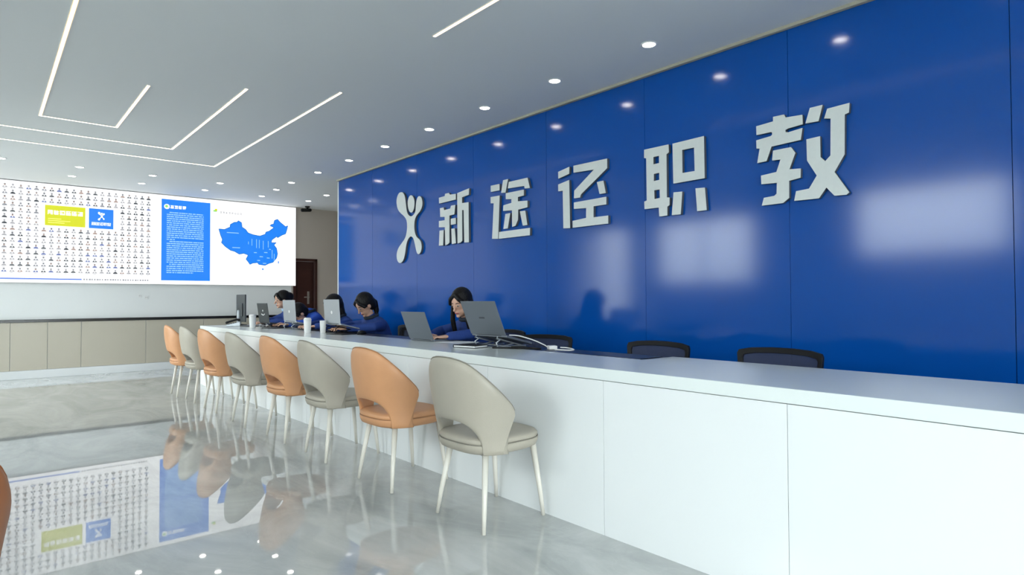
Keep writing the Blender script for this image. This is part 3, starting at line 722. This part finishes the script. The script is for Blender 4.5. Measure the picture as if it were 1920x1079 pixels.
# ------------------------------------------------------------------ laptops, monitor and things on the counter
def laptop(loc, w, h, tilt, lidmat, label, drop=0.0, mark=None, rz=0.0, dep=0.245):
    """hinge at the origin, keyboard base towards +x, lid leaning towards -x by tilt degrees, base dropping by drop degrees"""
    t = thing('laptop', label, 'laptop', loc, radians(rz), 'laptops on the counter')
    Mb = Matrix.Rotation(radians(drop), 4, 'Y')
    MB().box((0.0, -w/2, -0.008), (dep, w/2, 0.008), 0, Mb).build('base', lidmat, t, bevel=0.004)
    k = MB()
    for i in range(5):
        for j in range(13):
            y0 = -w*.43 + j*w*.86/13; x0 = 0.035 + i*0.021
            k.box((x0, y0 + .0015, 0.0075), (x0 + 0.018, y0 + w*.86/13 - .0015, 0.0095), 0, Mb)
    k.box((0.155, -w*.15, 0.0078), (0.225, w*.15, 0.0085), 0, Mb)
    k.build('keyboard', M_key, t)
    Ml = Matrix.Rotation(radians(-tilt), 4, 'Y')
    lid = MB().box((-0.006, -w/2, 0.006), (0.0, w/2, h), 0, Ml).build('lid', lidmat, t, bevel=0.0025)
    MB().box((0.0, -w/2 + .008, 0.014), (0.0012, w/2 - .008, h - .008), 0, Ml).build('display', M_lcd, lid)
    MB().tube([(0.0, -w*.35, 0.006), (0.0, w*.35, 0.006)], .006, 8).build('hinge', M_black, t, smooth=True)
    if mark == 'word':
        mb = MB()
        x = -0.0330
        for q in (0.009, 0.007, 0.008, 0.009, 0.006, 0.008):
            mb.box((-0.0066, -x - q, h*.50), (-0.0058, -x, h*.50 + .012), 0, Ml); x += q + .0025
        mb.build('lid_mark', M_logo_dark, lid)
    elif mark == 'disc':
        mb = MB()
        mb.tube([(-0.0072, 0, h*.47), (-0.0055, 0, h*.47)], [.017, .017], 14, dome=False)
        mb.v = [Ml @ v for v in mb.v]; mb.build('lid_mark', M_whitepl, lid)
    elif mark == 'sticker':
        mb = MB()
        mb.tube([(-0.0072, 0.0, h*.62), (-0.0055, 0.0, h*.62)], [.012, .012], 12, dome=False)
        mb.tube([(-0.0072, -.05, h*.45), (-0.0072, -.02, h*.40), (-0.0072, .02, h*.40), (-0.0072, .05, h*.45)], .006, 6)
        mb.v = [Ml @ v for v in mb.v]; mb.build('lid_mark', M_whitepl, lid, smooth=True)
    return t
def stand(x, y, z, m, label, w=0.24, base_z=ZT, ln=0.24, drop=12):
    """folding laptop stand: two side frames and cross bars; top rests under the laptop whose hinge is at z"""
    t = thing('laptop_stand', label, 'laptop stand', (x, y, base_z), 0, 'folding stands under the laptops')
    hh = z - base_z - 0.012; dr = math.tan(radians(drop))
    for s in (-1, 1):
        yy = s*w/2
        MB().tube([(-0.02, yy, hh + .004), (-0.03, yy, hh - .006), (0.0, yy, hh - .012), (ln, yy, hh - .012 - ln*dr)], .005, 8).build('top_rail', m, t, smooth=True)
        MB().tube([(0.01, yy, hh - .012), (-.03, yy, hh*.5), (-.015, yy, .006)], .005, 8).build('front_leg', m, t, smooth=True)
        MB().tube([(ln*.55, yy, hh - .012 - ln*.55*dr), (.02, yy, .006)], .005, 8).build('brace', m, t, smooth=True)
        MB().tube([(-.03, yy, .005), (ln, yy, .005)], .005, 8).build('foot_rail', m, t, smooth=True)
    MB().tube([(.08, -w/2, .006), (.08, w/2, .006)], .004, 8).build('cross_bar', m, t, smooth=True)
    return t
laptop((2.70, 3.362, 0.872), 0.388, 0.262, 23, M_lapgrey, 'largest grey laptop, raised on a stand in front of the long-haired woman', 14, 'word')
stand(2.70, 3.362, 0.872, M_silver, 'silver folding stand under the largest grey laptop', drop=14)
laptop((2.705, 4.235, ZT + 0.010), 0.355, 0.245, 21, M_lapgrey, 'grey laptop standing flat on the counter, left of the long-haired woman', 0)
laptop((2.70, 5.893, 0.885), 0.362, 0.248, 4, M_silver, 'silver laptop with a bright round mark, nearest of the two silver ones', 14, 'disc')
stand(2.70, 5.893, 0.885, M_black, 'black folding stand under the silver laptop', drop=14)
laptop((2.70, 7.03, 0.88), 0.37, 0.250, 4, M_silver, 'silver-grey laptop raised in front of the hunched person in blue', 14, 'disc')
stand(2.70, 7.03, 0.88, M_silver, 'silver folding stand under the laptop before the hunched person', drop=14)
laptop((2.70, 7.87, 0.845), 0.37, 0.25, 8, M_lapdark, 'small dark laptop with white marks on its lid, beside the far white cup', 8, 'sticker')
stand(2.70, 7.87, 0.845, M_chrome, 'low polished stand under the dark laptop', drop=8)
# monitor
t = thing('monitor', 'tall dark computer monitor seen from behind at the far end of the counter', 'monitor', (2.70, 8.80, ZT), 0)
MB().box((-0.012, -.185, .045), (0.008, .185, .42)).build('housing', M_lapdark, t, bevel=0.006)
MB().box((-0.026, -.10, .12), (-0.010, .10, .30)).build('rear_cover', M_lapdark, t, bevel=0.01)
MB().box((0.008, -.178, .052), (0.0095, .178, .413)).build('display', M_lcd, t)
MB().tube([(-.03, 0, .01), (-.03, 0, .20)], [(.03, .012), (.025, .01)], 12).build('neck', M_silver, t, smooth=True)
MB().lathe([(.085, 0), (.085, .006), (.03, .012)], 28, (-.01, 0, 0)).build('foot', M_black, t, smooth=True)
# desk telephone by the monitor
t = thing('telephone', 'black and silver desk telephone below the monitor', 'telephone', (2.50, 8.50, ZT), radians(-15))
MB().loft([[(-.08, -.075, 0), (.09, -.075, 0), (.09, .075, 0), (-.08, .075, 0)], [(-.08, -.072, .02), (.09, -.072, .06), (.09, .072, .06), (-.08, .072, .02)]]).build('body', M_silver, t, bevel=0.005)
MB().tube([(-.07, .05, .045), (-.05, .05, .055), (.05, .05, .085), (.075, .05, .08)], [(.018, .018), (.014, .012), (.014, .012), (.018, .018)], 10).build('handset', M_black, t, smooth=True)
kb = MB(); sl = 0.04/.17
for i in range(4):
    for j in range(3):
        x0 = -.055 + i*.027; y0 = -.06 + j*.026; zz = .02 + (x0 + .08)*sl + .002
        kb.box((x0, y0, zz), (x0 + .018, y0 + .018, zz + .006))
kb.build('keypad', M_black, t)

def cup(loc, h, r, label, lid=True):
    t = thing('cup', label, 'cup', loc, 0, 'white cups on the counter')
    MB().lathe([(r*.80, 0), (r*.84, .004), (r, h - .012), (r, h - .01), (r*.94, h - .01), (r*.80, .01)], 28).build('body', M_whitepl, t, smooth=True)
    if lid: MB().lathe([(r*1.04, h - .014), (r*1.05, h - .006), (r*.92, h), (r*.88, h + .010), (r*.5, h + .012), (r*.05, h + .011)], 28).build('lid', M_whitepl, t, smooth=True)
cup((2.50, 7.72, ZT), .155, .040, 'tall white lidded cup beside the dark laptop, farthest of the three')
cup((2.52, 6.10, ZT), .145, .038, 'tall white lidded cup in front of the hunched person in blue')
cup((2.655, 6.03, ZT), .135, .033, 'white cup half hidden by the left edge of the silver laptop', lid=False)

# papers, tray, adapter, cables
def sheet(name, loc, rz, sx, sy, m, label, cat, n=1, th=0.0012):
    t = thing(name, label, cat, loc, radians(rz))
    rr = random.Random(int(loc[1]*100))
    for i in range(n):
        a = radians(rr.uniform(-5, 5)) if n > 1 else 0
        MB().box((-sx/2, -sy/2, i*th), (sx/2, sy/2, (i+1)*th - .0002), 0, Matrix.Rotation(a, 4, 'Z')).build('sheet', m, t)
    return t
sheet('paper_stack', (2.83, 3.93, ZT - 0.004), 4, .21, .30, M_paper, 'white papers beside the laptop of the long-haired woman', 'paper', 4)
t = thing('notebook', 'black notebook with papers lying under the big laptop edge', 'notebook', (2.582, 3.42, ZT), radians(12))
MB().box((-.07, -.10, 0), (.07, .10, .004)).box((-.07, -.10, .014), (.07, .10, .018)).box((-.07, .096, 0), (-.0695+.139, .10, .018)).build('cover', M_black, t, bevel=0.001)
MB().box((-.067, -.097, .004), (.067, .0955, .0138)).build('pages', M_paper, t)
t = thing('power_adapter', 'white charger block on the counter at the end of a white cable', 'charger', (2.90, 2.93, ZT - 0.004), radians(60))
MB().box((-.035, -.028, 0), (.035, .028, .026)).build('housing', M_whitepl, t, bevel=0.005)
MB().box((.035, -.010, .008), (.05, .010, .020)).build('plug', M_whitepl, t, bevel=0.002)
def cable(pts, r, m, label, name='cable', n=8):
    P = [Vector(p) for p in pts]; o_ = P[0].copy(); o_.z = 0
    q = []
    for i in range(len(P) - 1):
        p0, p1, p2, p3 = P[max(i-1, 0)], P[i], P[i+1], P[min(i+2, len(P)-1)]
        for k in range(6):
            u = k/6; q.append(0.5*((2*p1) + (-p0+p2)*u + (2*p0-5*p1+4*p2-p3)*u*u + (-p0+3*p1-3*p2+p3)*u**3))
    q.append(P[-1])
    o = MB().tube([v - P[0] for v in q], r, n).build(name, m, None, smooth=True)
    o.location = P[0]
    return tag(o, label, 'cable')
cable([(2.735, 3.178, .878), (2.78, 3.13, .873), (2.84, 3.05, .845), (2.88, 2.99, .815), (2.885, 2.965, .803)], .0040, M_whitepl, 'white charging cable running from the big laptop down to its charger')
cable([(2.93, 2.88, .80), (2.95, 2.83, .798), (2.93, 2.76, .793), (2.88, 2.75, .792), (2.85, 2.85, .792)], .0040, M_whitepl, 'white cable looping beyond the charger block')
cable([(2.62, 3.22, ZT+.006), (2.68, 3.12, ZT+.006), (2.76, 3.02, ZT+.005), (2.84, 2.98, ZT+.002), (2.82, 3.10, ZT+.004), (2.74, 3.16, ZT+.008)], .0055, M_black, 'black cable coiled on the desk right of the big laptop')
def mouse(loc, rz, m, label):
    t = thing('computer_mouse', label, 'mouse', loc, radians(rz), 'mice on the counter')
    MB().loft([[(.052*cos(2*pi*j/20)*k, .030*sin(2*pi*j/20)*k, z) for j in range(20)] for k, z in ((.92, 0), (1, .006), (.97, .016), (.8, .027), (.45, .034), (.05, .036))]).build('body', m, t, smooth=True)
    MB().box((-.040, -.003, .024), (-.018, .003, .036)).build('wheel', M_silver, t, bevel=0.002)
mouse((2.86, 5.58, ZT - .004), 10, M_black, 'black mouse beside the person with the dark collar')
sheet('desk_pad', (2.86, 2.47, ZT - .004), 0, .22, .75, M_slate, 'black desk pad lying flat behind the counter edge', 'desk pad', 1, .004)
for yy, lb in ((5.62, 'black folder lying flat right of the silver laptop'), (7.45, 'black folder between the two far laptops'), (8.28, 'black folder lying in front of the monitor')):
    o = sheet('folder', (2.66, yy, ZT), 12, .17, .24, M_black, lb, 'folder', 1, .008)

# ------------------------------------------------------------------ people
def person(x0, y0, label, hd=(0.235, 0.0, 1.085), pitch=25, yaw=0, hair='long', hands=((.50, .12, .825), (.50, -.12, .825)), sc=1.0, collar=True, shirt=False, turn=180, farside=1.0, neck=(-.075, -.135), cloth=None):
    t = thing('person', label, 'person', (x0, y0, 0), radians(turn), 'staff in blue behind the counter')
    hc = Vector(hd); nb = Vector((hc.x + neck[0], hc.y*.6, hc.z + neck[1]))      # neck base
    ch = Vector((nb.x*.62, hc.y*.3, .50 + (nb.z - .50)*.72)); wa = Vector((nb.x*.18, 0, .50 + (nb.z - .50)*.33))
    def torso(mb, e):
        mb.tube([(-.01, 0, .565), (-.01, 0, .60), wa, ch*.5 + wa*.5, ch, ch*.45 + nb*.55, nb + Vector((0, 0, -.01))],
                [(.165+e, .12+e), (.17+e, .118+e), (.132+e, .098+e), (.148+e, .103+e), (.165+e, .105+e), (.135+e, .085+e), (.062+e, .056+e)], 20, side=(0, 1, 0))
        for s in (-1, 1):
            sh = ch*.35 + nb*.65 + Vector((-.005, s*.165, -.035)); mb.ell(sh, (.056+e, .060+e, .056+e))
            mb.tube([ch*.5 + nb*.5 + Vector((0, s*.08, .0)), sh], [.062+e, .054+e], 12)
    def arm(mb, e, s, hand, upto=1.0):
        sh = ch*.35 + nb*.65 + Vector((-.005, s*.172, -.04)); wr = Vector(hand)
        mid = (sh + wr)/2; el = Vector((mid.x - .02, s*.265, min(sh.z, wr.z) + .03 if wr.z < sh.z else mid.z))
        el.x = sh.x + (wr.x - sh.x)*.38; el.z = max(wr.z + .015, .81)
        w2 = el + (wr - el)*upto
        mb.tube([sh, sh*.5 + el*.5, el, el*.5 + w2*.5, w2], [.050+e, .044+e, .038+e, .034+e, .026+e], 14)
        return el, wr
    def leg(mb, e, s):
        mb.tube([(0.0, s*.085, .548), (.20, s*.10, .545), (.40, s*.11, .53), (.415, s*.11, .46), (.40, s*.11, .28), (.37, s*.11, .10)],
                [.082+e, .075+e, .060+e, .056+e, .052+e, .038+e], 14)
    # --- the body: one continuous surface
    b = MB(); torso(b, -.006)
    b.tube([nb - Vector((.01, 0, .04)), nb*.5 + hc*.5, hc - Vector((0, 0, .04))], [.052, .046, .047], 14)
    Hm = Matrix.Rotation(radians(yaw), 3, 'Z') @ Matrix.Rotation(radians(pitch), 3, 'Y')
    hp = lambda x, y, z: hc + Hm @ Vector((x, y, z))
    b.ell(hp(0, 0, .015), (.092, .074, .098), Hm); b.ell(hp(.028, 0, -.052), (.058, .054, .056), Hm)
    b.tube([hp(.088, 0, .012), hp(.100, 0, -.012), hp(.108, 0, -.026)], [.008, .010, .012], 10)
    b.ell(hp(.082, 0, -.058), (.010, .022, .012), Hm, 10, 6); b.ell(hp(.076, 0, -.088), (.016, .022, .014), Hm, 10, 6)
    for s in (-1, 1):
        b.ell(hp(.0, s*.076, -.012), (.019, .009, .031), Hm, 10, 6)
        el, wr = arm(b, -.005, s, hands[0 if s > 0 else 1])
        d = (wr - el).normalized(); d = Vector((d.x, d.y, min(d.z, 0) - .02)).normalized()
        sd = Vector((0, 0, 1)).cross(d).normalized()        # to the person's left
        up = d.cross(sd)
        pe = wr + d*.078
        b.tube([wr - d*.01, wr + d*.03, pe], [(.027, .017), (.036, .015), (.041, .012)], 14, side=sd)
        for i, (ln, off) in enumerate(((.066, -.031), (.074, -.0105), (.070, .0105), (.054, .031))):
            off *= s
            p0 = pe - d*.012 + sd*off; dv = (d + sd*off*2.2).normalized()
            p1 = p0 + dv*(.012 + ln*.42) + up*.006; p2 = p1 + (dv - up*.35).normalized()*ln*.32; p3 = p2 + (dv - up*.9).normalized()*ln*.26
            b.tube([p0, p1, p2, p3], [.0090, .0085, .0078, .0068], 8)
        q0 = wr + d*.022 - sd*s*.026; q1 = q0 + (d*.6 - sd*s*.8).normalized()*.034; q2 = q1 + (d*.95 - sd*s*.2).normalized()*.030
        b.tube([q0, q1, q2], [.012, .0100, .0080], 8)
        leg(b, -.008, s); b.tube([(.37, s*.11, .12), (.38, s*.11, .06), (.48, s*.12, .045)], [.034, .036, .030], 12)
    b.build('body', M_skin, t, remesh=0.006, smooth_it=2)
    # --- clothes
    j = MB(); torso(j, .010)
    for s in (-1, 1): arm(j, .009, s, hands[0 if s > 0 else 1], .97)
    for s in (-1, 1):
        for q in range(3):
            a = radians(25*q); zz = wa.z - .02 + q*.06
    j.build('jacket', cloth or M_jacket, t, remesh=0.009, smooth_it=3)
    tr = MB(); tr.tube([(-.01, 0, .578), (-.01, 0, .605)], [(.172, .122), (.172, .120)], 18, side=(0, 1, 0))
    for s in (-1, 1): leg(tr, .006, s)
    tr.build('trousers', M_trouser, t, remesh=0.010, smooth_it=2)
    for s in (-1, 1):
        MB().tube([(.35, s*.11, .046), (.42, s*.115, .044), (.52, s*.125, .036)], [(.042, .042), (.045, .040), (.040, .028)], 14, side=(0, 1, 0)).build('shoe', M_black, t, smooth=True)
    if collar:
        c = MB(); ring = [nb + Vector((.064*cos(a), .074*sin(a), .012 - .02*cos(a))) for a in [2*pi*k/20 for k in range(21)]]
        c.tube(ring, [(.020, .016)]*21, 8, dome=False); c.build('collar', M_collar if not shirt else M_shirt, t, remesh=0.005, smooth_it=1)
    for s in (-1, 1):
        ey = MB().ell(hp(.079, s*.030, .008), (.0105, .0135, .0058), Hm, 10, 8).build('eye', M_eye, t, smooth=True)
        MB().ell(hp(.0865, s*.030, .0065), (.0045, .0065, .0055), Hm, 8, 6).build('iris', M_iris, ey, smooth=True)
        MB().tube([hp(.086, s*.014, .027), hp(.086, s*.030, .032), hp(.074, s*.048, .027)], [.0028, .003, .002], 6).build('eyebrow', M_hair, t, smooth=True)
    MB().tube([hp(.083, -.021, -.059), hp(.0925, -.008, -.056), hp(.0925, .008, -.056), hp(.083, .021, -.059)], [(.003, .003), (.0055, .005), (.0055, .005), (.003, .003)], 8).build('mouth', M_lip, t, smooth=True)
    # --- hair
    h = MB(); h.ell(hp(-.022, 0, .030), (.103, .088, .104), Hm, 20, 12); h.ell(hp(-.045, 0, -.015), (.075, .082, .085), Hm, 18, 10)
    for s in (-1, 1):    # parted fringe
        h.tube([hp(.058, s*.006, .098), hp(.074, s*.045, .065), hp(.052, s*.078, .01)], [(.016, .014), (.018, .014), (.018, .014)], 10)
    if hair == 'long':
        for s in (-1, 1):
            kk = 1.0 if s > 0 else farside
            p0 = hp(.030 if s > 0 else .010, s*.080, .02); p1 = hp(.030, s*.084, -.05); z = Vector((0, 0, -1))
            h.tube([p0, p1, p1 + z*.09 + Vector((-.006, s*.010, 0)), p1 + z*.18 + Vector((-.03, s*.012, 0)), p1 + z*.24 + Vector((-.055, s*.006, 0))], [(a_*kk, b_*kk) for a_, b_ in ((.026, .024), (.034, .026), (.040, .028), (.036, .024), (.016, .012))], 12)
        p0 = hp(-.055, 0, -.02)
        h.tube([p0, p0 + Vector((-.025, 0, -.08)), p0 + Vector((-.05, 0, -.18)), p0 + Vector((-.07, 0, -.26))], [(.075, .06), (.080, .05), (.082, .035), (.055, .018)], 16, side=(0, 1, 0))
    elif hair == 'bun':
        h.ell(hp(-.098, 0, .022), (.066, .066, .066), Hm); h.ell(hp(-.03, 0, -.04), (.055, .070, .06), Hm)
    elif hair == 'tied':
        p0 = hp(-.095, 0, -.0)
        h.tube([p0, p0 + Vector((-.045, 0, -.03)), p0 + Vector((-.065, 0, -.12)), p0 + Vector((-.06, 0, -.21))], [(.032, .03), (.034, .03), (.030, .026), (.010, .01)], 12)
        h.ell(hp(-.05, 0, -.045), (.05, .066, .06), Hm)
    h.build('hair', M_hair, t, remesh=0.007, smooth_it=2)
    return t
person(3.355, 4.215, 'woman with long black hair and blue jacket looking down beside the largest laptop', (.27, 0, 1.095), 22, 15, 'long', ((.52, .17, .830), (.53, -.06, .830)), farside=0.62)
person(3.33, 5.92, 'person with black hair, dark collar and blue jacket leaning forward right of the silver laptop', (.26, 0, 1.075), 38, 4, 'tied', ((.50, .10, .835), (.50, -.10, .835)))
person(3.33, 6.73, 'person in blue with long black hair, face hidden behind the silver laptop', (.24, 0, 1.065), 25, 0, 'long', ((.50, .12, .835), (.50, -.12, .835)))
person(3.35, 7.62, 'hunched person in bright blue jacket with head bent low behind the silver-grey laptop', (.31, 0, 0.965), 50, 0, 'short', ((.48, .14, .835), (.48, -.14, .835)), neck=(-.135, .012), cloth=M_jacket_bright)
person(3.36, 8.36, 'person with black hair seen in profile at the far end, before the dark laptop', (.26, 0, 1.135), 12, 0, 'bun', ((.50, .13, .835), (.50, -.13, .835)), shirt=True)
